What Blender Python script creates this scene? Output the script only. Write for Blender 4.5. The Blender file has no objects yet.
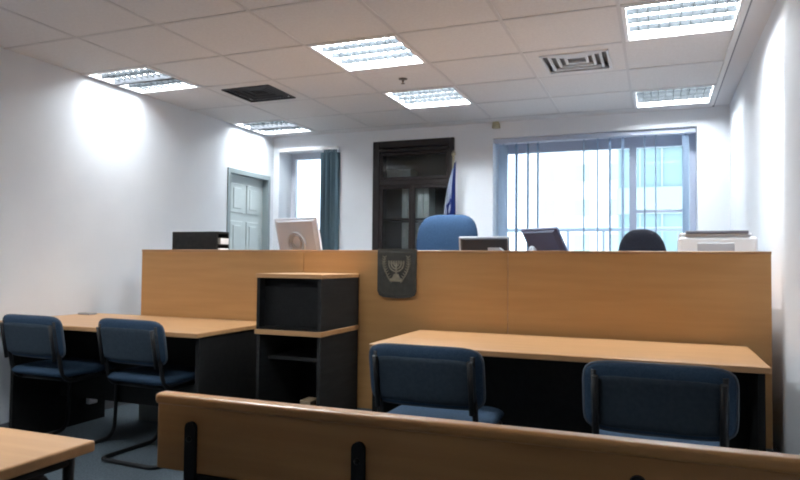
import bpy, bmesh, math, random
from mathutils import Vector, Matrix
random.seed(4)
SC = bpy.context.scene
COL = SC.collection
PI = math.pi
H = 1.14                      # eye height
CEIL = 2.487

# ------------------------------------------------------------------ materials
def mat(name, col, rough=0.6, spec=0.4, metal=0.0, emit=None, estr=0.0):
    m = bpy.data.materials.new(name); m.use_nodes = True
    b = m.node_tree.nodes['Principled BSDF']
    b.inputs['Base Color'].default_value = (*col, 1)
    b.inputs['Roughness'].default_value = rough
    b.inputs['Metallic'].default_value = metal
    b.inputs['Specular IOR Level'].default_value = spec
    if emit:
        b.inputs['Emission Color'].default_value = (*emit, 1)
        b.inputs['Emission Strength'].default_value = estr
    return m

def noisy(name, c1, c2, scale=(8, 8, 8), detail=4, rough=0.6, spec=0.4, bump=0.0, bscale=None, lo=0.35, hi=0.65):
    m = mat(name, c1, rough, spec)
    nt = m.node_tree; N = nt.nodes; L = nt.links
    b = N['Principled BSDF']
    tc = N.new('ShaderNodeTexCoord'); mp = N.new('ShaderNodeMapping'); mp.inputs['Scale'].default_value = scale
    nz = N.new('ShaderNodeTexNoise'); nz.inputs['Scale'].default_value = 1.0; nz.inputs['Detail'].default_value = detail
    cr = N.new('ShaderNodeValToRGB')
    cr.color_ramp.elements[0].position = lo; cr.color_ramp.elements[0].color = (*c1, 1)
    cr.color_ramp.elements[1].position = hi; cr.color_ramp.elements[1].color = (*c2, 1)
    L.new(tc.outputs['Object'], mp.inputs['Vector']); L.new(mp.outputs['Vector'], nz.inputs['Vector'])
    L.new(nz.outputs['Fac'], cr.inputs['Fac']); L.new(cr.outputs['Color'], b.inputs['Base Color'])
    if bump:
        n2 = N.new('ShaderNodeTexNoise'); n2.inputs['Scale'].default_value = bscale or 200; n2.inputs['Detail'].default_value = 3
        bp = N.new('ShaderNodeBump'); bp.inputs['Strength'].default_value = bump; bp.inputs['Distance'].default_value = 0.01
        L.new(tc.outputs['Object'], n2.inputs['Vector']); L.new(n2.outputs['Fac'], bp.inputs['Height'])
        L.new(bp.outputs['Normal'], b.inputs['Normal'])
    return m

def cloth_mat(name, col, tl):
    m = bpy.data.materials.new(name); m.use_nodes = True
    nt = m.node_tree; N = nt.nodes; L = nt.links; N.clear()
    out = N.new('ShaderNodeOutputMaterial'); d = N.new('ShaderNodeBsdfDiffuse'); t = N.new('ShaderNodeBsdfTranslucent'); mx = N.new('ShaderNodeMixShader')
    d.inputs['Color'].default_value = (*col, 1); t.inputs['Color'].default_value = (*col, 1); mx.inputs['Fac'].default_value = tl
    L.new(d.outputs['BSDF'], mx.inputs[1]); L.new(t.outputs['BSDF'], mx.inputs[2]); L.new(mx.outputs['Shader'], out.inputs['Surface'])
    return m

def glass_mat(name, tint, refl=0.08):
    m = bpy.data.materials.new(name); m.use_nodes = True
    nt = m.node_tree; N = nt.nodes; L = nt.links
    N.clear()
    out = N.new('ShaderNodeOutputMaterial'); tr = N.new('ShaderNodeBsdfTransparent'); gl = N.new('ShaderNodeBsdfGlossy')
    mx = N.new('ShaderNodeMixShader'); fr = N.new('ShaderNodeFresnel'); fr.inputs['IOR'].default_value = 1.45
    tr.inputs['Color'].default_value = (*tint, 1); gl.inputs['Roughness'].default_value = refl
    L.new(fr.outputs['Fac'], mx.inputs['Fac']); L.new(tr.outputs['BSDF'], mx.inputs[1]); L.new(gl.outputs['BSDF'], mx.inputs[2])
    L.new(mx.outputs['Shader'], out.inputs['Surface'])
    return m

M = dict(
    wall=noisy('wall_paint', (.765, .79, .83), (.795, .82, .855), (3, 3, 3), 3, .75, .25, .03, 120),
    ceil=noisy('ceiling_tile_board', (.66, .645, .645), (.70, .685, .685), (60, 60, 60), 3, .9, .1, .08, 300),
    ceil_plain=mat('ceiling_plaster', (.68, .67, .68), .85, .2),
    tbar=mat('ceiling_grid_bar', (.58, .565, .57), .6, .3),
    wtrim=mat('white_trim', (.75, .74, .73), .5, .4),
    carpet=noisy('carpet_blue_grey', (.058, .075, .090), (.095, .118, .135), (90, 90, 90), 5, .95, .1, .5, 350),
    beech=noisy('beech_laminate', (.42, .225, .098), (.47, .26, .118), (2.5, 30, 30), 4, .38, .45),
    beechpanel=noisy('beech_panel', (.44, .232, .084), (.485, .262, .10), (2.0, 25, 25), 4, .45, .4),
    benchwood=noisy('pew_wood', (.41, .19, .062), (.47, .23, .078), (2.0, 35, 35), 4, .32, .5),
    edge=mat('beech_edge', (.40, .22, .105), .4, .4),
    black=noisy('black_laminate', (.008, .008, .008), (.011, .011, .011), (40, 40, 40), 3, .6, .15),
    charcoal=noisy('charcoal_laminate', (.016, .016, .016), (.023, .023, .023), (40, 4, 40), 3, .65, .18),
    tube=mat('black_powder_steel', (.006, .006, .007), .5, .3),
    fabric=noisy('blue_upholstery', (.023, .045, .078), (.032, .058, .096), (160, 160, 160), 3, .9, .15, .3, 500),
    fabric_back=noisy('blue_back_shell', (.018, .029, .042), (.024, .036, .050), (60, 60, 60), 3, .8, .2),
    piping=mat('grey_blue_piping', (.07, .085, .11), .6, .3),
    judge_blue=noisy('judge_blue_cloth', (.014, .040, .088), (.019, .048, .102), (90, 90, 90), 3, .85, .2, .2, 400),
    office_black=noisy('office_black_cloth', (.007, .008, .014), (.011, .012, .02), (90, 90, 90), 3, .85, .2),
    plaque=noisy('dark_bronze', (.035, .034, .028), (.055, .054, .044), (30, 30, 30), 4, .5, .5),
    relief=noisy('worn_metal_relief', (.20, .18, .13), (.30, .27, .20), (50, 50, 50), 3, .45, .5),
    monitor_dark=mat('monitor_dark_plastic', (.018, .022, .030), .45, .4),
    monitor_navy=mat('monitor_navy_plastic', (.04, .057, .13), .4, .5),
    silver=mat('silver_plastic', (.34, .38, .43), .35, .5),
    monitor_white=mat('pale_plastic', (.50, .50, .54), .45, .4),
    pale_grey=mat('pale_grey_plastic', (.42, .41, .43), .5, .4),
    printer=mat('printer_white', (.66, .69, .72), .45, .4),
    printer_grey=mat('printer_grey', (.36, .38, .41), .5, .4),
    printer_dark=mat('printer_slot', (.10, .10, .125), .5, .4),
    paper=mat('paper_white', (.80, .80, .82), .8, .2),
    door=noisy('door_grey_green', (.46, .52, .52), (.49, .55, .55), (4, 4, 4), 3, .5, .35),
    doorframe=mat('door_frame_grey', (.25, .30, .31), .5, .4),
    bookwood=noisy('dark_walnut', (.014, .010, .010), (.020, .015, .014), (40, 40, 3), 4, .5, .25),
    bookin=mat('cabinet_interior', (.16, .165, .165), .6, .3),
    bookpale=mat('reflection_pale', (.62, .66, .66), .7, .2),  # pale colour imitating reflections in the cabinet glass
    winframe=mat('window_frame_blue_grey', (.52, .57, .69), .45, .4),
    wframe_pale=mat('window_frame_pale', (.66, .69, .76), .45, .4),
    vane=cloth_mat('blind_vane_blue_grey', (.34, .43, .55), .35),
    teal=mat('blind_vane_teal', (.085, .135, .165), .8, .2),
    rail=mat('balcony_rail', (.45, .50, .56), .5, .4),
    glass=glass_mat('window_glass', (.93, .97, 1.0), .02),
    cabglass=glass_mat('cabinet_glass', (.82, .85, .85), .06),
    louver=mat('louver_aluminium', (.026, .031, .035), .45, .25),
    reflector=mat('lamp_reflector', (.75, .77, .79), .4, .4),
    louver_dark=mat('louver_side', (.07, .075, .085), .5, .3),
    fixture=mat('fixture_white', (.80, .80, .81), .5, .4),
    lamp=mat('tube_glow', (.9, .9, .9), .5, .3, 0, (.90, .96, 1.0), 5.0),
    vent=mat('vent_white', (.62, .62, .64), .5, .4),
    ventgrey=mat('vent_shade', (.26, .26, .27), .7, .2),
    ventdark=mat('vent_dark', (.05, .05, .055), .7, .2),
    sprink=mat('sprinkler_brass', (.10, .09, .08), .4, .5, .5),
    sensor=mat('sensor_cream', (.34, .31, .20), .5, .4),
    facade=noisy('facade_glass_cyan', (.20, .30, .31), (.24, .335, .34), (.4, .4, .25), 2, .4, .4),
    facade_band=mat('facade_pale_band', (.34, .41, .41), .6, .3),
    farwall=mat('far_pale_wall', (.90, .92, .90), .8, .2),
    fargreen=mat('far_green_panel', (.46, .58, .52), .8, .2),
    concrete=noisy('balcony_concrete', (.45, .45, .45), (.52, .52, .52), (6, 6, 6), 4, .9, .2),
    flagwhite=mat('flag_white', (.36, .40, .48), .85, .15),
    flagblue=mat('flag_blue', (.010, .022, .115), .85, .15),
    brass=mat('flagpole_metal', (.30, .26, .18), .4, .5, .6),
    lightwood=mat('pale_wood_block', (.33, .24, .15), .6, .3),
    greypad=mat('grey_pad', (.30, .31, .33), .7, .3),
    plinth=mat('plinth_grey', (.17, .18, .175), .7, .2),
    baseb=mat('baseboard_grey', (.16, .17, .19), .6, .3),
)

# ------------------------------------------------------------------ mesh helpers
class MB:
    def __init__(s):
        s.bm = bmesh.new(); s.mats = []; s.smooth = False
    def box(s, x0, x1, y0, y1, z0, z1, bev=0.0, seg=2, rot=None):
        r = bmesh.ops.create_cube(s.bm, size=1.0)
        vs = r['verts']
        c = Vector(((x0+x1)/2, (y0+y1)/2, (z0+z1)/2)); d = (abs(x1-x0), abs(y1-y0), abs(z1-z0))
        for v in vs: v.co = Vector((v.co.x*d[0], v.co.y*d[1], v.co.z*d[2]))
        if bev > 0:
            es = list({e for v in vs for e in v.link_edges})
            g = bmesh.ops.bevel(s.bm, geom=es, offset=min(bev, min(d)*.49), segments=seg, affect='EDGES', profile=.5)
            vs = list({v for f in g['faces'] for v in f.verts} | {v for v in vs if v.is_valid})
        for v in vs:
            if rot: v.co = rot @ v.co
            v.co += c
        return s
    def tube(s, pts, r, n=10, closed=False):
        pts = [Vector(p) for p in pts]; rings = []
        m = len(pts)
        def tan(i):
            if closed: return (pts[(i+1) % m]-pts[i-1]).normalized()
            a = pts[max(i-1, 0)]; b = pts[min(i+1, m-1)]
            return (b-a).normalized()
        t0 = tan(0); up = Vector((0, 0, 1)) if abs(t0.z) < .9 else Vector((1, 0, 0))
        nrm = (up - t0*up.dot(t0)).normalized()
        for i in range(m):
            t = tan(i); nrm = (nrm - t*nrm.dot(t)).normalized(); bi = t.cross(nrm)
            rings.append([s.bm.verts.new(pts[i]+r*(math.cos(2*PI*k/n)*nrm+math.sin(2*PI*k/n)*bi)) for k in range(n)])
        for i in range(m if closed else m-1):
            a, b = rings[i], rings[(i+1) % m]
            for k in range(n):
                f = s.bm.faces.new((a[k], a[(k+1) % n], b[(k+1) % n], b[k])); f.smooth = True
        if not closed:
            s.bm.faces.new(rings[0][::-1]); s.bm.faces.new(rings[-1])
        return s
    def lathe(s, prof, c=(0, 0, 0), n=24):
        c = Vector(c); rings = []
        for (r, z) in prof:
            rings.append([s.bm.verts.new(c+Vector((r*math.cos(2*PI*k/n), r*math.sin(2*PI*k/n), z))) for k in range(n)])
        for a, b in zip(rings, rings[1:]):
            for k in range(n):
                f = s.bm.faces.new((a[k], a[(k+1) % n], b[(k+1) % n], b[k])); f.smooth = True
        s.bm.faces.new(rings[0][::-1]); s.bm.faces.new(rings[-1])
        return s
    def prism(s, poly, y0, y1, plane='xz'):
        def P(a, b, h): return {'xz': (a, h, b), 'xy': (a, b, h), 'yz': (h, a, b)}[plane]
        A = [s.bm.verts.new(P(a, b, y0)) for a, b in poly]; B = [s.bm.verts.new(P(a, b, y1)) for a, b in poly]
        n = len(poly)
        s.bm.faces.new(A); s.bm.faces.new(B[::-1])
        for i in range(n): s.bm.faces.new((A[i], B[i], B[(i+1) % n], A[(i+1) % n]))
        return s
    def pad(s, w, h, t, ex=5.0, fn=None, na=64, nr=9, tp=8.0, outline=None):
        """cushion in the local xz plane, thickness along y; ex = squareness of the outline"""
        def R(th):
            c, q = math.cos(th), math.sin(th)
            k = (abs(c)**ex+abs(q)**ex)**(-1/ex)
            x, z = c*k, q*k
            if outline: x, z = outline(x, z)
            return x*w/2, z*h/2
        fn = fn or (lambda x, y, z: (x, y, z))
        rs = [1-(1-i/nr)**1.8 for i in range(nr+1)]
        def ring(r, sg):
            out = []
            y = sg*t/2*(max(0, 1-r**tp))**.5
            for k in range(na):
                x, z = R(2*PI*k/na)
                out.append(s.bm.verts.new(fn(x*r, y, z*r)))
            return out
        for sg in (-1, 1):
            cen = s.bm.verts.new(fn(0, sg*t/2, 0)); prev = None
            for r in rs[1:-1]:
                g = ring(r, sg)
                if prev is None:
                    for k in range(na): s.bm.faces.new((cen, g[k], g[(k+1) % na])).smooth = True
                else:
                    for k in range(na): s.bm.faces.new((prev[k], g[k], g[(k+1) % na], prev[(k+1) % na])).smooth = True
                prev = g
            if sg < 0: last = prev
        mid = ring(1.0, 0)
        for k in range(na):
            s.bm.faces.new((prev[k], mid[k], mid[(k+1) % na], prev[(k+1) % na])).smooth = True
            s.bm.faces.new((mid[k], last[k], last[(k+1) % na], mid[(k+1) % na])).smooth = True
        s.rim = [v.co.copy() for v in mid]
        return s
    def build(s, name, m, parent=None):
        bmesh.ops.recalc_face_normals(s.bm, faces=s.bm.faces)
        me = bpy.data.meshes.new(name); s.bm.to_mesh(me); s.bm.free()
        me.materials.append(M[m] if isinstance(m, str) else m)
        o = bpy.data.objects.new(name, me); COL.objects.link(o)
        if parent: o.parent = parent
        return o

def rounded(pts, r, n=6, closed=False):
    pts = [Vector(p) for p in pts]; out = []
    m = len(pts)
    for i, p in enumerate(pts):
        if not closed and i in (0, m-1): out.append(p); continue
        a = pts[i-1]; b = pts[(i+1) % m]
        da = (a-p); db = (b-p)
        rr = min(r, da.length*.49, db.length*.49)
        A = p+da.normalized()*rr; B = p+db.normalized()*rr
        for k in range(n+1):
            t = k/n
            out.append((1-t)**2*A+2*t*(1-t)*p+t*t*B)
    return out

def thing(name, label, cat, loc=(0, 0, 0), rotz=0, group=None):
    o = bpy.data.objects.new(name, None); COL.objects.link(o)
    o.empty_display_size = .1
    o.location = loc; o.rotation_euler = (0, 0, rotz)
    o['label'] = label; o['category'] = cat
    if group: o['group'] = group
    return o
def struct(o):
    o['kind'] = 'structure'; return o
def lab(o, text):
    o['label'] = text; return o
def dup(root, loc, rotz, label):
    r = root.copy(); COL.objects.link(r); r.location = loc; r.rotation_euler = (0, 0, rotz); r['label'] = label
    for ch in list(root.children):
        c = ch.copy(); COL.objects.link(c); c.parent = r
        for g in list(ch.children):
            d = g.copy(); COL.objects.link(d); d.parent = c
    return r

# ------------------------------------------------------------------ room dimensions
XL, XR, XRN = -3.905, .575, .525       # left wall, right wall, nearer thicker part of the right wall
YB, YF = 6.13, -2.2                    # back wall (with windows), wall behind the viewer
def cx(c): return -1.4244+.62*c
def ry(r): return .6*(5.903+r)
BENCH_Y = 3.69

# floor, dais
struct(MB().box(XL-.1, XR+.1, YF-.1, YB+.3, -.1, 0).build('floor', 'carpet'))
struct(MB().box(-3.0, XR, BENCH_Y+.05, YB, 0, .2).build('floor_dais', 'carpet'))

# left wall with a door opening
DY0, DY1, DZ = 5.325, 6.045, 2.035
w = MB()
w.box(XL-.2, XL, YF, DY0, 0, 2.7).box(XL-.2, XL, DY1, YB+.3, 0, 2.7).box(XL-.2, XL, DY0, DY1, DZ, 2.7)
struct(w.build('wall_left', 'wall'))
struct(MB().box(XR, XR+.2, 3.3, YB+.3, 0, 2.7).build('wall_right', 'wall'))
struct(MB().box(XRN, XR+.2, YF, 3.3, 0, 2.7).build('wall_right_projection', 'wall'))
struct(MB().box(XL-.2, XR+.2, YF-.2, YF, 0, 2.7).build('wall_rear', 'wall'))

# back wall with openings: left window, cabinet niche, right window
W1 = (-3.835, -3.105, .95, 2.345)
BK = (-2.712, -1.845, .2, 2.37)
W2 = (-1.462, .325, .95, 2.335)
w = MB()
xs = [XL-.2]
for (a, b, z0, z1) in (W1, BK, W2):
    w.box(xs[-1], a, YB, YB+.35, 0, 2.7)
    w.box(a, b, YB, YB+.35, 0, z0); w.box(a, b, YB, YB+.35, z1, 2.7)
    xs.append(b)
w.box(xs[-1], XR+.2, YB, YB+.35, 0, 2.7)
struct(w.build('wall_back', 'wall'))

# baseboards
struct(MB().box(XL, XL+.012, YF, DY0-.06, 0, .08).build('baseboard_left', 'baseb'))
struct(MB().box(XRN-.012, XRN, YF, 3.3, 0, .08).build('baseboard_right', 'baseb'))

# ceiling
LIGHTS = [(-1, -4), (-4, -4), (-1, 0), (-1, 2), (2, 0), (2, 3), (-4, 0), (-4, 3)]
VENTS = [(1, 1), (-3, 1)]
w = MB()
def quad(x0, x1, y0, y1, z):
    vs = [w.bm.verts.new(p) for p in ((x0, y0, z), (x1, y0, z), (x1, y1, z), (x0, y1, z))]
    w.bm.faces.new(vs)
for c in range(-4, 3):
    for r in range(-14, 4):
        if (c, r) in LIGHTS or (c, r) in VENTS: continue
        quad(cx(c), cx(c+1), max(ry(r), YF-.1), ry(r+1), CEIL)
w.box(XL-.2, XR+.2, YF-.2, YB+.35, 2.66, 2.76)
struct(w.build('ceiling', 'ceil'))
# plain border strips of the ceiling along the right and back walls
w = MB(); w.box(cx(3), XR+.1, YF-.1, YB, CEIL+.012, CEIL+.03); w.box(XL-.1, cx(3), ry(4), YB, CEIL, CEIL+.02)
struct(w.build('ceiling_border', 'ceil_plain'))
# suspended grid bars
w = MB(); hw = .0095
for c in range(-3, 3): w.box(cx(c)-hw, cx(c)+hw, YF, ry(4), CEIL-.004, CEIL+.004)
for r in range(-13, 5): w.box(XL, cx(3), ry(r)-hw, ry(r)+hw, CEIL-.0035, CEIL+.004)
struct(w.build('trim_1', 'tbar'))
w = MB(); w.box(cx(3)-.022, cx(3)+.008, YF, ry(4)+.05, CEIL-.014, CEIL+.006)
struct(w.build('trim_2', 'wtrim'))
w = MB(); w.box(cx(3)+.008, cx(3)+.022, YF, YB, CEIL+.004, CEIL+.02)
struct(w.build('trim_3', 'baseb'))

# ------------------------------------------------------------------ ceiling lights
def fixture(c, r, label, dark=False, watts=85):
    x, y = cx(c)+.31, ry(r)+.30
    t = thing('ceiling_light', label, 'ceiling light', (x, y, CEIL), 0, 'recessed ceiling lights')
    hx, hy = .298, .288
    f = MB()
    for a in (-1, 1):
        f.box(a*hx-(0 if a < 0 else .022), a*hx+(.022 if a < 0 else 0), -hy, hy, -.006, .012)
        f.box(-hx+.022, hx-.022, a*hy-(0 if a < 0 else .020), a*hy+(.020 if a < 0 else 0), -.006, .012)
    f.build('frame', 'fixture', t)
    h = MB()
    h.box(-hx, hx, -hy, hy, .105, .112)
    h.box(-hx, -hx+.004, -hy, hy, .012, .105).box(hx-.004, hx, -hy, hy, .012, .105)
    h.box(-hx+.004, hx-.004, -hy, -hy+.004, .012, .105).box(-hx+.004, hx-.004, hy-.004, hy, .012, .105)
    h.build('housing', 'reflector', t)
    g = MB()
    yb = [-.135, 0, .135]
    for yy in yb:                                   # parabolic lengthwise louvers
        g.prism([(yy-.010, .034), (yy+.010, .034), (yy+.004, .002), (yy-.004, .002)], -hx+.022, hx-.022, 'yz')
    nb = 10
    for k in range(1, nb):
        xx = -hx+.022+(2*hx-.044)*k/nb
        g.box(xx-.0015, xx+.0015, -hy+.02, hy-.02, .006, .024)
    g.build('louver', 'louver', t)
    if dark:
        MB().box(-hx+.022, hx-.022, -.022, .022, -.010, .03).build('centre_bar', 'louver_dark', t)
    for k in range(4):
        yy = -.203+.1353*k
        MB().tube([(-.27, yy, .062), (.27, yy, .062)], .013, 10).build('fluorescent_tube', 'lamp', t)
    d = bpy.data.lights.new('fixture_lamp', 'AREA'); d.shape = 'RECTANGLE'; d.size = .56; d.size_y = .54
    d.energy = watts*1.14; d.color = (.90, .96, 1.0)
    o = bpy.data.objects.new('fixture_lamp', d); COL.objects.link(o); o.location = (x, y, CEIL+.098)
    return t
fixture(-1, 0, 'square louvred ceiling light nearest the middle of the room, above the sprinkler')
fixture(-1, 2, 'square louvred ceiling light farther back, in front of the dark glazed cabinet')
fixture(2, 0, 'large bright ceiling light cut by the top edge, with long white tubes showing', False, 66)
fixture(2, 3, 'ceiling light at the back right, above the window end by the right wall', False, 50)
fixture(-4, 0, 'ceiling light against the left wall split by a dark centre bar', True, 31)
fixture(-4, 3, 'dim ceiling light in the back left corner, above the narrow window', True, 36)

fixture(-1, -4, 'added square louvred ceiling light, unseen overhead, above the foreground pew', False, 75)  # extra fixture out of view, put in to light the foreground
fixture(-4, -4, 'added square louvred ceiling light, unseen overhead by the left wall, above the side table', False, 70)  # second extra fixture out of view, fills the left foreground with light

def vent(c, r, label, mat_slat, core):
    t = thing('ceiling_vent', label, 'air vent', (cx(c)+.31, ry(r)+.30, CEIL), 0, 'ceiling air vents')
    hx, hy = .300, .290
    f = MB()                                        # tile-sized plate around the diffuser
    a, b = .215, .205
    f.box(-hx, -a, -hy, hy, -.002, .008).box(a, hx, -hy, hy, -.002, .008).box(-a, a, -hy, -b, -.002, .008).box(-a, a, b, hy, -.002, .008)
    f.build('plate', 'ceil', t)
    g = MB()
    k = 0
    for i in range(4):
        s_ = .215-.047*i; q = .205-.045*i; d = .016; z0 = -.012+.006*i; z1 = z0+.014
        g.box(-s_, -s_+d, -q, q, z0, z1).box(s_-d, s_, -q, q, z0, z1).box(-s_+d, s_-d, -q, -q+d, z0, z1).box(-s_+d, s_-d, q-d, q, z0, z1)
    g.build('grille', mat_slat, t)
    MB().box(-.298, .298, -.288, .288, .045, .05).build('duct_opening', core, t)
vent(1, 1, 'square white air vent with nested fins in the ceiling between the right-hand lights', 'vent', 'ventgrey')
vent(-3, 1, 'dark square air vent in the ceiling at the left', 'ventdark', 'ventdark')

t = thing('fire_sprinkler', 'small dark fire sprinkler hanging from the ceiling between two lights', 'sprinkler', (cx(-.5), ry(1.5), CEIL))
MB().lathe([(.034, 0), (.032, -.005), (.018, -.008), (.010, -.010)], n=20).build('escutcheon', 'sprink', t)
m = MB(); m.lathe([(.008, -.010), (.008, -.022), (.004, -.024), (.004, -.032), (.015, -.034), (.015, -.037)], n=16); m.build('sprinkler_head', 'sprink', t)
t = thing('motion_sensor', 'small yellowish motion sensor on the back wall, up under the ceiling', 'sensor', (-1.425, YB, 2.425))
MB().prism([(-.036, 0), (.036, 0), (.03, .055), (.018, .06), (-.018, .06), (-.03, .055)], -.05, -.002).build('housing', 'sensor', t)
m = MB(); m.pad(.044, .03, .02, 2.5, lambda x, y, z: (x, y-.05, z+.025), 24, 4); m.build('lens', 'sensor', t)

# ------------------------------------------------------------------ door in the left wall
df = MB()
df.box(XL-.12, XL+.010, DY0-.015, DY0+.03, 0, DZ+.015).box(XL-.12, XL+.010, DY1-.03, DY1+.015, 0, DZ+.015).box(XL-.12, XL+.010, DY0+.03, DY1-.03, DZ-.03, DZ+.015)
frame = struct(df.build('door_1', 'doorframe'))
dl = MB(); xd = XL-.06
dl.box(xd-.04, xd, DY0+.03, DY1-.03, .005, DZ-.03)
leaf = dl.build('door_leaf', 'door', frame)
dp = MB()
wy = (DY1-DY0-.06)
for (a, b) in ((.12, .46), (.54, .88)):
    for (z0, z1) in ((1.62, 1.92), (.95, 1.54), (.2, .85)):
        y0, y1 = DY0+.03+wy*a, DY0+.03+wy*b
        dp.box(xd-.002, xd+.010, y0, y1, z0, z1, .006, 1)
        dp.box(xd+.008, xd+.016, y0+.045, y1-.045, z0+.045, z1-.045, .005, 1)
dp.build('door_panels', 'door', leaf)
m = MB(); m.tube(rounded([(xd+.002, DY0+.10, 1.0), (xd+.055, DY0+.10, 1.0), (xd+.055, DY0+.22, 1.0)], .02), .009); m.lathe([(.026, 0), (.026, .004)], (xd, DY0+.10, .99), 16); m.build('door_handle', 'silver', leaf)

# ------------------------------------------------------------------ windows
def window(name, W, y, mull, bar=.045, head=.06, fm='winframe'):
    x0, x1, z0, z1 = W
    f = MB()
    f.box(x0, x0+bar, y, y+.06, z0, z1).box(x1-bar, x1, y, y+.06, z0, z1)
    f.box(x0+bar, x1-bar, y, y+.06, z1-head, z1).box(x0+bar, x1-bar, y, y+.06, z0, z0+bar)
    fr = struct(f.build(name, fm))
    edges = [x0+bar]
    for mx in mull:
        MB().box(mx-.03, mx+.03, y-.005, y+.06, z0+bar, z1-head).build('mullion', 'winframe', fr); edges += [mx-.03, mx+.03]
    edges.append(x1-bar)
    for a, b in zip(edges[::2], edges[1::2]):
        MB().box(a, b, y+.026, y+.034, z0+bar, z1-head).build('pane', 'glass', fr)
    MB().box(x0, x1, YB-.02, y-.005, z0, z0+.02).build('window_sill', 'wtrim', fr)
    return fr
window('window_1', W1, YB+.26, [], .05, .07, 'wframe_pale')
fr = window('window_2', W2, YB+.26, [-.205], .05, .115)
MB().box(-.175, .275, YB+.255, YB+.30, 1.615, 1.64).build('transom_bar', 'winframe', fr)

# vertical blinds of the wide window
t = thing('vertical_blind', 'blue-grey vertical blind opened across the wide right window', 'blind', (-.57, YB+.06, W2[2]))
zt = W2[3]-W2[2]
MB().box(-.885, .885, -.03, .03, zt-.05, zt-.004, .006, 1).build('headrail', 'winframe', t)
def vane(parent, x, ang, z0, z1, wd, m, y=0):
    b = MB(); R = Matrix.Rotation(ang, 3, 'Z')
    n = 6; pr = []
    for k in range(n+1):
        u = k/n-.5
        pr.append(R @ Vector((u*wd, .008*(1-4*u*u), 0)))
    A = [b.bm.verts.new((x+p.x, y+p.y, z0)) for p in pr]; B = [b.bm.verts.new((x+p.x, y+p.y, z1)) for p in pr]
    for k in range(n): b.bm.faces.new((A[k], A[k+1], B[k+1], B[k])).smooth = True
    b.box(x-.008, x+.008, y-.004, y+.004, z1-.004, z1+.03)
    return b.build('vane', m, parent)
for (x, a) in ((-1.372, .35), (-1.245, 1.45), (-1.136, 1.5), (-1.042, 1.5), (-.622, 1.55), (-.50, 1.55), (-.394, 1.4), (-.283, 1.35), (-.097, 1.52), (-.005, 1.5), (.235, .9)):
    vane(t, x+.57, a, .03, zt-.06, .09, 'vane')
# gathered dark blind of the narrow left window
t = thing('vertical_blind', 'dark teal vertical blind gathered at the right of the narrow left window', 'blind', (-3.19, YB-.03, W1[2]))
zt = 2.325-W1[2]
MB().box(-.62, .085, -.03, .025, zt-.012, zt+.02, .006, 1).build('headrail', 'wtrim', t)
for k in range(8):
    vane(t, -.068+.019*k, .5+.25*((k*7) % 3-1), -.6, zt-.04, .085, 'teal', -.008+.006*(k % 3))

# outside: balcony slab, railing, far buildings
struct(MB().box(XL-1, XR+3, YB+.35, 7.55, .25, .42).build('balcony_floor', 'concrete'))
t = thing('balcony_railing', 'grey metal balcony railing outside the wide window', 'railing', (-.5, 7.3, .42))
MB().tube([(-3.6, 0, 1.09), (3.0, 0, 1.09)], .022, 10).build('top_rail', 'rail', t)
MB().tube([(-3.6, 0, .12), (3.0, 0, .12)], .015, 10).build('bottom_rail', 'rail', t)
for k in range(17):
    x = -3.36+.37*k
    MB().box(x-.014, x+.014, -.014, .014, 0, 1.085).build('post', 'rail', t)
t = thing('office_building', 'pale cyan glass office building seen through the right window pane', 'building', (2.2, 34, -20))
MB().box(-4.0, 4.2, 0, 8, 0, 60).build('facade', 'facade', t)
b = MB()
for k in range(18): b.box(-4.05, 4.25, -.15, .02, 1.2+3.2*k, 2.5+3.2*k)
b.build('floor_bands', 'facade_band', t)
b = MB()
for k in range(9): b.box(-4.0+1.0*k, -3.92+1.0*k, -.1, .01, 0, 60)
b.build('mullions', 'facade_band', t)
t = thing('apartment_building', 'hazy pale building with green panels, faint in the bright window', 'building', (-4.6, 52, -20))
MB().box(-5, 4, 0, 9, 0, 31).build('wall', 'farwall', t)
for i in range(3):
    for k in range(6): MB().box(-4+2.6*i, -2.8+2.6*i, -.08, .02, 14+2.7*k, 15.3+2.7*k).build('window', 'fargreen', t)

# ------------------------------------------------------------------ glazed cabinet in the back wall niche
x0, x1, z0, z1 = BK
t = thing('glazed_cabinet', 'tall dark wood glazed cabinet built into the back wall behind the blue chair', 'cabinet', ((x0+x1)/2, YB, z0))
hw_ = (x1-x0)/2-.002; hh = z1-z0-.002
f = MB()
f.box(-hw_, -hw_+.075, -.02, .03, 0, hh, .005, 1).box(hw_-.045, hw_, -.02, .03, 0, hh, .005, 1)
f.box(-hw_+.075, hw_-.045, -.02, .03, hh-.07, hh, .005, 1).box(-hw_+.075, hw_-.045, -.02, .03, 0, .09)
f.build('frame', 'bookwood', t)
MB().box(-hw_+.075, hw_-.045, -.035, .0, hh-.115, hh-.08, .006, 1).build('cornice', 'bookwood', t)
bk = MB(); bk.box(-hw_, hw_, .32, .335, 0, hh).box(-hw_, -hw_+.015, .03, .32, 0, hh).box(hw_-.015, hw_, .03, .32, 0, hh)
bk.box(-hw_+.015, hw_-.015, .03, .32, hh-.015, hh).box(-hw_+.015, hw_-.015, .03, .32, 0, .02)
bk.build('carcass', 'bookin', t)
for z in (.60, .985, 1.36, 1.735):
    MB().box(-hw_+.015, hw_-.015, .06, .31, z, z+.025).build('shelf', 'bookwood', t)
MB().box(-hw_+.075, hw_-.045, -.012, .026, 1.715, 1.765, .005, 1).build('cross_rail', 'bookwood', t)
xm = -.0 -.005
def gdoor(a, b, za, zb):
    d = MB(); q = .032
    d.box(a, a+q, -.010, .014, za, zb, .003, 1).box(b-q, b, -.010, .014, za, zb, .003, 1)
    d.box(a+q, b-q, -.010, .014, za, za+q, .003, 1).box(a+q, b-q, -.010, .014, zb-q, zb, .003, 1)
    o = d.build('door', 'bookwood', t)
    MB().box(a+q, b-q, .0, .005, za+q, zb-q).build('pane', 'cabglass', o)
    return o
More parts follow.
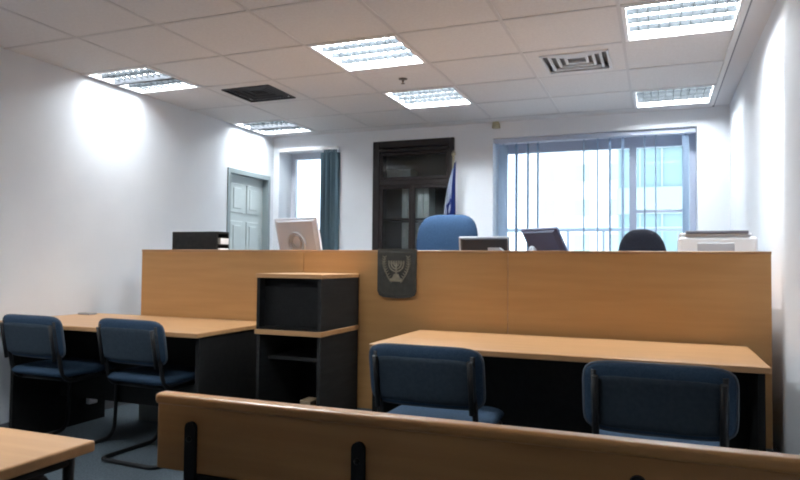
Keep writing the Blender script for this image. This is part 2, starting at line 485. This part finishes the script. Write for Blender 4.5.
L_, R_ = -hw_+.077, hw_-.047
dl_ = gdoor(L_, xm-.001, .092, 1.713); dr_ = gdoor(xm+.001, R_, .092, 1.713)
for (o, x) in ((dl_, xm-.024), (dr_, xm+.024)):
    MB().tube(rounded([(x, -.010, .92), (x, -.035, .92), (x, -.035, 1.02), (x, -.010, 1.02)], .008), .005, 8).build('handle', 'silver', o)
gdoor(L_, R_, 1.767, hh-.118)
# solid pale shapes imitating reflections in the cabinet door glass
xc = (x0+x1)/2
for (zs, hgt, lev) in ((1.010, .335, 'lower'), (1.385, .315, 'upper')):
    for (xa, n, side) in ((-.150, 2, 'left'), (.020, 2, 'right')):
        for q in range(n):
            o = thing('reflection_streak', 'glass reflection modelled as a pale grey binder on the %s shelf behind the %s door of the dark glazed cabinet' % (lev, side), 'streak', (xc+xa+.064*q+.03, YB+.19, z0+zs), 0, 'pale reflections %s %s in the glazed cabinet' % (lev, side))
            MB().box(-.029, .029, -.10, .10, 0, hgt, .004, 1).build('streak_body', 'bookpale', o)
            MB().box(-.012, .012, -.102, -.099, hgt*.55, hgt*.8).build('streak_patch', 'paper', o)
for (xa, wd_, hgt, m_, lb) in ((-.19, .26, .13, 'bookpale', 'wide grey reflection modelled as a box behind the upper pane of the dark glazed cabinet'), (.165, .15, .05, 'paper', 'small pale reflection modelled as a box behind the upper pane of the dark glazed cabinet, at its right')):  # box shapes imitating the pale reflections in the upper pane
    o = thing('reflection_patch', lb, 'box', (xc+xa, YB+.2, z0+1.76))
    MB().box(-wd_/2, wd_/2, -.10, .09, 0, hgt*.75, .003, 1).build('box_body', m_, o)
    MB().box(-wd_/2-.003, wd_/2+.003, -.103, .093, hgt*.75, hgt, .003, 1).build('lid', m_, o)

# ------------------------------------------------------------------ flag on its pole
t = thing('flag', 'blue and white flag hanging folded on a pole beside the dark cabinet', 'flag', (-1.80, 5.93, .2))
MB().lathe([(.14, 0), (.14, .02), (.05, .04), (.02, .06)], n=24).build('base', 'brass', t)
m = MB(); m.tube([(0, .02, .05), (0, .02, 1.95)], .012, 12); m.lathe([(.004, 1.95), (.022, 1.965), (.018, 1.985), (.004, 2.01)], (0, .02, 0), n=12); m.build('pole', 'brass', t)
b = MB(); nu, nv = 110, 80; V = []
for i in range(nu+1):
    u = i/nu; row = []
    for j in range(nv+1):
        v = j/nv                                  # v=1 next to the pole, the fly hangs straight down
        sp = .35+.65*min(1, u*1.7)**.8
        x = .035 - .142*(1-v)*sp
        y = -.015 + .026*math.sin(v*15+u*2.0)*(.4+.6*u) - .012*math.sin(u*7)
        z = 1.91 - .14*(1-v) - .88*u - .03*math.sin(v*9)*u
        row.append(b.bm.verts.new((x, y, z)))
    V.append(row)
def flag_blue(u, v):
    X, Y = u*1.36, v                       # flag proportions
    if .09 < Y < .25 or .66 < Y: return True
    px, py = X-.62, Y-.48; r = .24
    def tri(s):
        return max(-(px*math.cos(PI*s+2*PI*k/3)+py*math.sin(PI*s+2*PI*k/3)) for k in range(3))
    return any(r/2-.055 < tri(q) < r/2 for q in (0, 1))
idx = []
for i in range(nu):
    for j in range(nv):
        f = b.bm.faces.new((V[i][j], V[i+1][j], V[i+1][j+1], V[i][j+1])); f.smooth = True
        f.material_index = 1 if flag_blue((i+.5)/nu, (j+.5)/nv) else 0
o = b.build('cloth', 'flagwhite', t); o.data.materials.append(M['flagblue'])

# ------------------------------------------------------------------ judges' bench
XB0, XB1 = -3.437, .529
t = thing('judge_bench', "long beech judges' bench with a high plain front of three boards", 'bench desk', (0, BENCH_Y, 0))
cuts = [XB0, -2.113, -.789, XB1]
for a, b in zip(cuts, cuts[1:]):
    MB().box(a+.0015, b-.0015, 0, .025, .24, 1.196, .0015, 1).build('front_panel', 'beechpanel', t)
lab(MB().box(XB0, XB1, .004, .024, 0, .24).build('plinth', 'plinth', t), 'dull grey plinth board')
MB().box(XB0, XB1, -.002, .03, 1.196, 1.211, .002, 1).build('top_cap', 'edge', t)
MB().box(XB0, XB0+.025, .03, .75, .2, .92).build('end_panel', 'beechpanel', t)
MB().box(XB1-.025, XB1, .03, .75, .2, .92).build('end_panel', 'beechpanel', t)
MB().box(-1.47, -1.445, .03, .70, .2, .92).build('support_panel', 'beechpanel', t)
MB().box(XB0, XB1, .027, .78, .92, .95, .004, 1).build('worktop', 'beech', t)

# emblem plaque hung on the bench front
t = thing('emblem_plaque', 'dark metal plaque with a seven-branched lamp emblem on the bench front', 'plaque', (-1.463, BENCH_Y, .92))
hw2 = .124
pl = [(-hw2, .30), (-hw2, .045), (-hw2+.012, .018), (-hw2+.04, .006), (0, 0), (hw2-.04, .006), (hw2-.012, .018), (hw2, .045), (hw2, .30)]
MB().prism(pl, -.022, -.002).build('plate', 'plaque', t)
inner = [(x*.86, .018+z*.87) for x, z in pl]
b = MB(); b.tube([(x, -.023, z) for x, z in inner], .004, 6, True); b.build('border', 'plaque', t)
b = MB(); ym = -.025; zc = .21
for k, r in enumerate((.016, .032, .048)):
    b.tube([(r*math.cos(PI+PI*i/12), ym, zc+r*math.sin(PI+PI*i/12)) for i in range(13)], .0042, 6)
b.tube([(0, ym, zc), (0, ym, zc-.085)], .005, 6)
b.box(-.052, .052, ym-.004, ym+.004, zc-.001, zc+.006)
for k in range(-3, 4): b.box(k*.016-.004, k*.016+.004, ym-.004, ym+.004, zc+.006, zc+.018)
b.prism([(-.012, zc-.062), (.012, zc-.062), (.026, zc-.088), (-.026, zc-.088)], ym-.005, ym+.003)
b.prism([(-.036, zc-.088), (.036, zc-.088), (.042, zc-.108), (-.042, zc-.108)], ym-.006, ym+.003)
b.build('lampstand_relief', 'relief', t)
for sgn in (-1, 1):
    b = MB(); pts = [(sgn*(.030+.050*math.sin(PI*.62*k/10)), ym, zc-.115+.15*k/10) for k in range(11)]
    b.tube(pts, .0022, 6)
    for k in range(1, 11):
        p = Vector(pts[k])
        for q in (-1, 1):
            c = p+Vector((q*.011, 0, .008)); d = .010
            b.prism([(p.x, p.z), (c.x-.003*q, c.z-.004), (c.x+.004*q, c.z+.006), (p.x+.002*q, p.z+.007)], ym-.003, ym+.002)
    b.build('olive_branch', 'relief', t)

# things on the judges' bench (worktop at 0.95)
ZT = .95
t = thing('document_tray', 'wide black desktop tray unit at the left end of the bench', 'desk tray', (-3.19, 4.08, ZT))
b = MB(); w_ = .205; hT = .40
b.box(-w_, w_, -.13, -.115, 0, hT, .004, 1).box(-w_, w_, .0, .012, 0, hT).box(-w_, w_, -.115, .0, hT-.014, hT).box(-w_, w_, -.115, .0, 0, .012).box(-w_, -w_+.012, -.115, .0, .012, hT-.014)
b.build('case', 'charcoal', t)
for z in (.13, .22, .30):
    MB().box(-w_+.012, w_, -.112, -.002, z, z+.008).build('shelf', 'charcoal', t)
for z, h in ((.238, .050), (.318, .045)):
    o = MB().box(-.12, w_+.012, -.105, -.005, z-.01, z-.01+h, .003, 1).build('paper_stack', 'paper')
    o.location = (-3.19, 4.08, ZT); o['category'] = 'paper'; o['group'] = 'paper stacks in the black tray'
    o['label'] = 'white paper stack in the %s level of the black desk tray' % ('lower' if z < .3 else 'upper')

def monitor(name, label, loc, yaw, tilt, w, h, lift, body, bezel, arch=False, inset=.05, dep=.03):
    """screen faces local +y; the viewer sees its back"""
    t = thing(name, label, 'computer monitor', loc, yaw)
    R = Matrix.Rotation(tilt, 3, 'X')
    def P(x, y, z): v = R @ Vector((x, y, z)); return (v.x, v.y, v.z+lift)
    def shaped(mb):
        for v in mb.bm.verts: v.co = Vector(P(*v.co))
        return mb
    m = MB(); m.box(-w/2, w/2, .0, .022, 0, h, .006, 2); shaped(m).build('bezel', bezel, t)
    m = MB()
    a = [(-w/2+.012, .012), (w/2-.012, .012), (w/2-.012, h-.012), (-w/2+.012, h-.012)]
    i = [(-w/2+inset+.01, inset), (w/2-inset-.01, inset), (w/2-inset-.01, h-inset), (-w/2+inset+.01, h-inset)]
    A = [m.bm.verts.new((x, 0, z)) for x, z in a]; B = [m.bm.verts.new((x, -dep, z)) for x, z in i]
    m.bm.faces.new(B); m.bm.faces.new(A[::-1])
    for k in range(4): m.bm.faces.new((A[k], A[(k+1) % 4], B[(k+1) % 4], B[k]))
    shaped(m).build('back_cover', body, t)
    m = MB(); m.box(-w/2+.014, w/2-.014, .0222, .0235, .014, h-.014); shaped(m).build('screen', 'black', t)
    if arch:
        m = MB(); zc = h*.50
        m.tube([P(.078*math.cos(PI*k/14), -.020, zc+.078*math.sin(PI*k/14)) for k in range(-3, 18)], .010, 8)
        m.tube([P(.045*math.cos(2*PI*k/20), -.020, zc+.012+.045*math.sin(2*PI*k/20)) for k in range(20)], .008, 8, True)
        m.build('stand_hinge', 'pale_grey', t)
        for sx in (-1, 1):
            p = P(sx*.06, -.020, zc-.02)
            MB().tube([p, (sx*.055, -.05, .02)], .008, 8).build('stand_leg', 'pale_grey', t)
        MB().box(-.11, .11, -.11, .09, 0, .018, .008, 2).build('stand_base', 'monitor_white', t)
    else:
        p = P(0, -.02, h*.35)
        m = MB(); m.tube([p, (0, -.06, .02)], .018, 10); m.build('stand_neck', bezel, t)
        m = MB(); m.lathe([(.11, 0), (.11, .008), (.09, .014), (.02, .02)], (0, -.03, 0), 28); m.build('stand_base', body, t)
    return t
monitor('computer_monitor', 'pale monitor seen from behind in front of the narrow left window', (-2.45, 4.26, ZT), -.22, .26, .415, .37, .145, 'monitor_white', 'monitor_white', True, .025, .012)
monitor('computer_monitor', 'flat dark monitor with a thin silver edge beside the blue chair', (-1.055, 4.22, ZT), .03, .20, .335, .25, .115, 'monitor_dark', 'silver', False, .016, .012)
monitor('computer_monitor', 'tilted navy monitor in front of the wide window', (-.60, 4.22, ZT), -.60, .58, .30, .29, .160, 'monitor_navy', 'monitor_navy', False, .02, .012)
# small silver desk things in front of the two monitors
t = thing('desk_phone', 'small silver desk telephone behind the bench edge, before the tilted monitor', 'telephone', (-.655, 4.0, ZT))
m = MB(); m.prism([(-.07, 0), (.09, 0), (.09, .17), (-.07, .235)], -.07, .07, 'yz'); m.build('base', 'silver', t)
m = MB(); m.tube(rounded([(-.045, -.07, .20), (-.045, -.075, .285), (-.045, .06, .265), (-.045, .07, .19)], .04), .016, 10); m.build('handset', 'silver', t)
t = thing('tape_dispenser', 'small pale desk box behind the bench edge at the flat monitor', 'desk box', (-.925, 4.0, ZT))
m = MB(); m.prism([(-.05, 0), (.05, 0), (.05, .26), (.02, .285), (-.05, .285)], -.03, .03, 'xz'); m.build('body', 'silver', t)
MB().box(-.035, .035, -.034, -.028, .05, .20, .002, 1).build('front_label_plate', 'pale_grey', t)

# printer
t = thing('printer', 'large white office printer at the right end of the bench', 'printer', (.317, 4.20, ZT))
MB().box(-.20, .20, -.14, .17, 0, .352, .018, 3).build('body', 'printer', t)
MB().box(-.195, .172, -.13, .16, .352, .372, .004, 1).build('lid', 'printer', t)
MB().box(-.165, .155, -.145, -.10, .366, .384, .003, 1).build('output_slot', 'printer_dark', t)
MB().box(-.103, .085, -.146, -.139, .20, .315, .004, 1).build('rear_panel', 'printer_grey', t)
MB().box(-.16, .16, -.148, -.139, .02, .13, .004, 1).build('paper_drawer', 'printer', t)

# judge's blue chair
def office_chair(name, label, loc, rz, bw, bh, top, m, arms, ex, outline=None):
    t = thing(name, label, 'office chair', loc, rz)
    cz = top-bh/2
    fn = lambda x, y, z: (x, -.22+y-.10*(z/bh)-.35*x*x*0+.30*x*x, cz+z)
    b = MB(); b.pad(bw, bh, .11, ex, fn, 72, 10, 5, outline); b.build('backrest', m, t)
    b = MB(); b.pad(.50, .48, .11, 4.5, lambda x, y, z: (x, z+.03, .48+y), 56, 8, 6); b.build('seat', m, t)
    b = MB(); b.tube(rounded([(0, -.05, .42), (0, -.27, .42), (0, -.30, cz)], .08), .022, 10); b.build('back_bar', 'tube', t)
    b = MB(); b.lathe([(.028, .12), (.028, .28), (.02, .28), (.02, .42)], n=16); b.build('gas_column', 'tube', t)
    b = MB()
    for k in range(5):
        a = 2*PI*k/5+.3
        b.tube([(0, 0, .14), (.15*math.cos(a), .15*math.sin(a), .12), (.29*math.cos(a), .29*math.sin(a), .07)], .02, 8)
    b.build('star_base', 'tube', t)
    for k in range(5):
        a = 2*PI*k/5+.3
        b = MB(); b.tube([(.29*math.cos(a)-.02*math.sin(a), .29*math.sin(a)+.02*math.cos(a), .03), (.29*math.cos(a)+.02*math.sin(a), .29*math.sin(a)-.02*math.cos(a), .03)], .03, 12); b.build('castor', 'tube', t)
    if arms:
        for s_ in (-1, 1):
            b = MB(); b.tube(rounded([(s_*.22, .12, .45), (s_*.30, .12, .48), (s_*.30, .14, .68), (s_*.30, -.18, .68)], .06), .018, 10); b.build('armrest', 'tube', t)
    return t
office_chair('judge_chair', 'large blue high-backed judge chair behind the bench', (-1.60, 4.90, .2), PI, .53, .78, 1.335, 'judge_blue', True, 4.2)
office_chair('office_chair', 'black rounded office chair behind the bench by the window', (-.07, 4.75, .2), PI+.12, .34, .55, 1.195, 'office_black', False, 2.6)

# ------------------------------------------------------------------ cabinet stack in front of the bench
CX0, CX1, CY0, CY1 = -2.134, -1.715, 3.19, 3.68
t = thing('low_cabinet', 'black open low cabinet with beech top standing against the bench front', 'cabinet', ((CX0+CX1)/2, CY0, 0))
hx = (CX1-CX0)/2; d = CY1-CY0
MB().box(-hx+.004, -hx+.024, .006, d, 0, .722).build('side_panel', 'charcoal', t)
MB().box(hx-.024, hx-.004, .006, d, 0, .722).build('side_panel', 'charcoal', t)
MB().box(-hx-.004, hx+.004, -.006, d, .722, .750, .002, 1).build('top_board', 'beech', t)
MB().box(-hx+.024, hx-.024, d-.012, d-.002, 0, .722).build('back_panel', 'black', t)
lab(MB().box(-hx+.024, hx-.024, .10, d-.012, .570, .588).build('shelf', 'charcoal', t), 'dark grey shelf')
MB().box(-hx+.024, hx-.024, .01, d-.012, .04, .058).build('bottom_board', 'black', t)
t = thing('top_cabinet', 'black open box cabinet with beech top, on the low cabinet', 'cabinet', ((CX0+CX1)/2, CY0, .750))
MB().box(-hx+.002, -hx+.022, .004, d, 0, .292).build('side_panel', 'charcoal', t)
MB().box(hx-.022, hx-.002, .004, d, 0, .292).build('side_panel', 'charcoal', t)
MB().box(-hx-.002, hx+.002, -.002, d, .292, .316, .002, 1).build('top_board', 'beech', t)
MB().box(-hx+.022, hx-.022, .06, .075, .014, .292).build('back_panel', 'black', t)
MB().box(-hx+.022, hx-.022, .006, d-.002, 0, .014).build('bottom_board', 'black', t)
t = thing('storage_box', 'small pale wooden box inside the low black cabinet', 'box', (-1.872, 3.36, .058))
MB().box(-.034, .034, -.05, .05, 0, .27, .003, 1).build('box_body', 'lightwood', t)
MB().box(-.036, .036, -.052, .052, .27, .285, .003, 1).build('lid', 'lightwood', t)

# ------------------------------------------------------------------ long desks
def desk(label, x0, x1, y0, y1, ends, mod_y, mod_z, slant=0.0):
    t = thing('desk', label, 'desk', ((x0+x1)/2, (y0+y1)/2, 0))
    w, d = (x1-x0)/2, (y1-y0)/2
    MB().box(-w, w, -d, d, .716, .742, .004, 2).build('desktop', 'beech', t)
    for e in ends:
        e -= (x0+x1)/2
        MB().box(e-.0125, e+.0125, -d+.03, d-.02, 0, .716).build('end_panel', 'black', t)
    a, b = ends[0]-(x0+x1)/2+.0125, ends[1]-(x0+x1)/2-.0125
    MB().box(a, b, mod_y-(y0+y1)/2, mod_y-(y0+y1)/2+.018, mod_z, .716).build('modesty_panel', 'black', t)
    return t
td = desk('beech desk with black panels at the left wall, beside the cabinet', XL+.015, -2.312, 2.90, 3.685, (-3.735, -2.33), 3.28, .225)
td2 = desk('wide beech desk with black panels at the right, below the emblem plaque', -1.305, .415, 2.92, 3.655, (-1.285, .385), 3.25, .12)
o = MB().box(-3.735+.0125-td.location.x, -3.735+.05-td.location.x, .20, .27, .125, .165, .004, 1).build('socket_box', 'paper', td); lab(o, 'small white socket box')
o = MB().box(-.055, .055, -.035, .035, 0, .012, .003, 1).build('notepad', 'greypad'); o.location = (-3.80, 3.56, .742)
o['label'] = 'small grey notepad lying on the left desk by the wall'; o['category'] = 'notepad'

# ------------------------------------------------------------------ visitor chairs
def make_chair(label, loc, rz):
    t = thing('visitor_chair', label, 'chair', loc, rz, 'blue cantilever visitor chairs')
    r = .0125; g = .205
    side = lambda s: rounded([(s*g, -.235, r), (s*g, .215, r), (s*g, .235, .435), (s*g, -.175, .415), (s*g, -.245, .775)], .085, 8)
    path = [Vector(p) for p in side(-1)][::-1] + [Vector(p) for p in side(1)]
    # round the two rear floor corners
    L = side(-1)[::-1]; R = side(1)
    cor = rounded([L[-2], (-g, -.235, r), (g, -.235, r), R[1]], .06, 6)
    b = MB(); b.tube(L[:-1]+cor[1:-1]+R[1:], r, 10)
    b.tube([(-g, .10, .425), (g, .10, .425)], .010, 8); b.tube([(-g, -.12, .418), (g, -.12, .418)], .010, 8)
    b.build('frame', 'tube', t)
    seat = MB(); seat.pad(.475, .46, .06, 6.5, lambda x, y, z: (x, z+.02, .467+y-.25*max(0, z-.12)**2*4), 64, 8, 7)
    seat.build('seat', 'fabric', t)
    lean = lambda x, y, z: (x, -.213-.19*z+y+.22*x*x-.03, .68+z)
    bk = MB(); bk.pad(.485, .245, .05, 6.5, lambda x, y, z: lean(x, y+.018, z), 72, 9, 7); rim = bk.rim
    bkr = bk.build('backrest', 'fabric', t)
    b = MB(); b.tube(rim, .006, 6, True); b.build('piping', 'piping', bkr)
    b = MB(); b.pad(.435, .185, .026, 7, lambda x, y, z: lean(x, y-.008, z-.014), 64, 7, 9); b.build('back_shell', 'fabric_back', bkr)
    for s in (-1, 1):
        MB().tube([lean(s*.200, -.022, .076), lean(s*.200, -.022, -.135)], .0115, 10).build('upright_sleeve', 'tube', t)
    return t
G = [('blue chair at the left desk, nearest the left wall', (-3.43, 3.04, 0), -.02),
     ('blue chair at the left desk, beside the black cabinet end', (-2.72, 3.085, 0), -.05),
     ('blue chair at the right desk, under the plaque', (-.872, 2.735, 0), -.01),
     ('blue chair at the right desk, nearest the right wall', (.005, 2.625, 0), -.02)]
c0 = make_chair(*G[0])
for lb, loc, rz in G[1:]: dup(c0, loc, rz, lb)

# ------------------------------------------------------------------ small table at the lower left
t = thing('side_table', 'beech table corner with black curved tube legs in the near left corner', 'table', (-1.705, .82, 0))
m = MB(); m.box(-.55, .55, -.30, .295, .715, .740, .006, 3); m.build('tabletop', 'beech', t)
for sx in (-1, 1):
    x = sx*.515
    for sy in (-1, 1):
        m = MB(); m.tube(rounded([(x, sy*.256, .714), (x, sy*.252, .60), (x-sx*.02, sy*.24, .30), (x-sx*.03, sy*.24, .0)], .12, 6), .012, 10); m.build('leg', 'tube', t)
    MB().tube([(x, -.25, .700), (x, .25, .700)], .010, 10).build('leg_bar', 'tube', t)
    x = sx*.512
    m = MB(); m.tube(rounded([(x-sx*.02, .118, .0), (x, .118, .690), (x, .200, .690), (x-sx*.02, .200, .0)], .041, 8), .011, 10); m.build('hairpin_leg', 'tube', t)
MB().tube([(-.495, .159, .10), (.495, .159, .10)], .010, 8).build('cross_rail', 'tube', t)

# ------------------------------------------------------------------ pew in the foreground
PY = 1.153; PX0, PX1 = -1.02, .50
t = thing('pew_bench', 'long wooden pew with black steel brackets in the foreground', 'bench', (0, PY, 0))
def shear(mb, k=.07):
    for v in mb.bm.verts: v.co.y -= (v.co.z-.45)*k*0
    return mb
m = MB(); m.box(PX0, PX1, .0, .022, .685, .832, .004, 2); m.build('backrest_board', 'benchwood', t)
m = MB(); m.box(PX0, PX1, -.012, .026, .826, .850, .009, 4); m.build('top_rail', 'benchwood', t)
m = MB(); m.box(PX0+.03, PX1-.0, .07, .44, .425, .450, .008, 2); m.build('seat_board', 'benchwood', t)
for x in (-.925, -.532, -.03, .43):
    b = MB(); R_ = .0135
    pf = [(x-R_, .42)] + [(x-R_*math.cos(PI*k/8), .782+R_*math.sin(PI*k/8)) for k in range(9)] + [(x+R_, .42)]
    b.prism(pf, -.010, -.001)
    b.box(x-.016, x+.016, -.010, .42, .400, .424)
    o = b.build('bracket', 'tube', t)
    MB().box(x-.02, x+.02, -.012, .008, 0, .40).build('leg', 'tube', t)
    MB().box(x-.02, x+.02, .36, .40, 0, .40).build('leg', 'tube', t)
    b = MB(); b.lathe([(.006, 0), (.006, .004), (.003, .006)], (0, 0, 0), 10)
    for v in b.bm.verts: v.co = Vector((x+v.co.x, -.010-v.co.z, .76+v.co.y))
    b.build('bolt', 'tube', o)
MB().box(-.925, .43, -.004, .014, .664, .684).build('lower_rail', 'tube', t)

# ------------------------------------------------------------------ daylight
wd = bpy.data.worlds.new('sky'); SC.world = wd; wd.use_nodes = True
N = wd.node_tree.nodes; Lk = wd.node_tree.links
bg = N['Background']
tc = N.new('ShaderNodeTexCoord'); sp = N.new('ShaderNodeSeparateXYZ'); cr = N.new('ShaderNodeValToRGB')
cr.color_ramp.elements[0].position = .45; cr.color_ramp.elements[0].color = (.80, .86, .92, 1)
cr.color_ramp.elements[1].position = .75; cr.color_ramp.elements[1].color = (.72, .86, 1.0, 1)
mr = N.new('ShaderNodeMapRange'); mr.inputs['From Min'].default_value = -1; mr.inputs['From Max'].default_value = 1
Lk.new(tc.outputs['Generated'], sp.inputs[0]); Lk.new(sp.outputs['Z'], mr.inputs['Value']); Lk.new(mr.outputs['Result'], cr.inputs['Fac'])
Lk.new(cr.outputs['Color'], bg.inputs['Color']); bg.inputs['Strength'].default_value = 4.2

# ------------------------------------------------------------------ camera
yaw, pitch, roll, fpx = .37441, .03363, .010176, 654.06
c, s = math.cos(yaw), math.sin(yaw)
fwd = Vector((-s*math.cos(pitch), c*math.cos(pitch), math.sin(pitch)))
right = Vector((c, s, 0)); up = right.cross(fwd)
r2 = math.cos(roll)*right+math.sin(roll)*up; u2 = -math.sin(roll)*right+math.cos(roll)*up
cd = bpy.data.cameras.new('camera'); cam = bpy.data.objects.new('camera', cd); COL.objects.link(cam)
cd.sensor_width = 36; cd.lens = 36*fpx/800; cd.clip_start = .02; cd.clip_end = 300
mw = Matrix((r2, u2, -fwd)).transposed().to_4x4(); mw.translation = Vector((0, 0, H))
cam.matrix_world = mw
SC.camera = cam

SC.view_settings.view_transform = 'Standard'; SC.view_settings.look = 'None'; SC.view_settings.exposure = 0; SC.view_settings.gamma = 1
try:
    SC.cycles.use_denoising = True; SC.cycles.filter_width = 2.0; SC.cycles.max_bounces = 10; SC.cycles.diffuse_bounces = 6; SC.cycles.transparent_max_bounces = 16
    SC.cycles.sample_clamp_indirect = 6
except Exception: pass
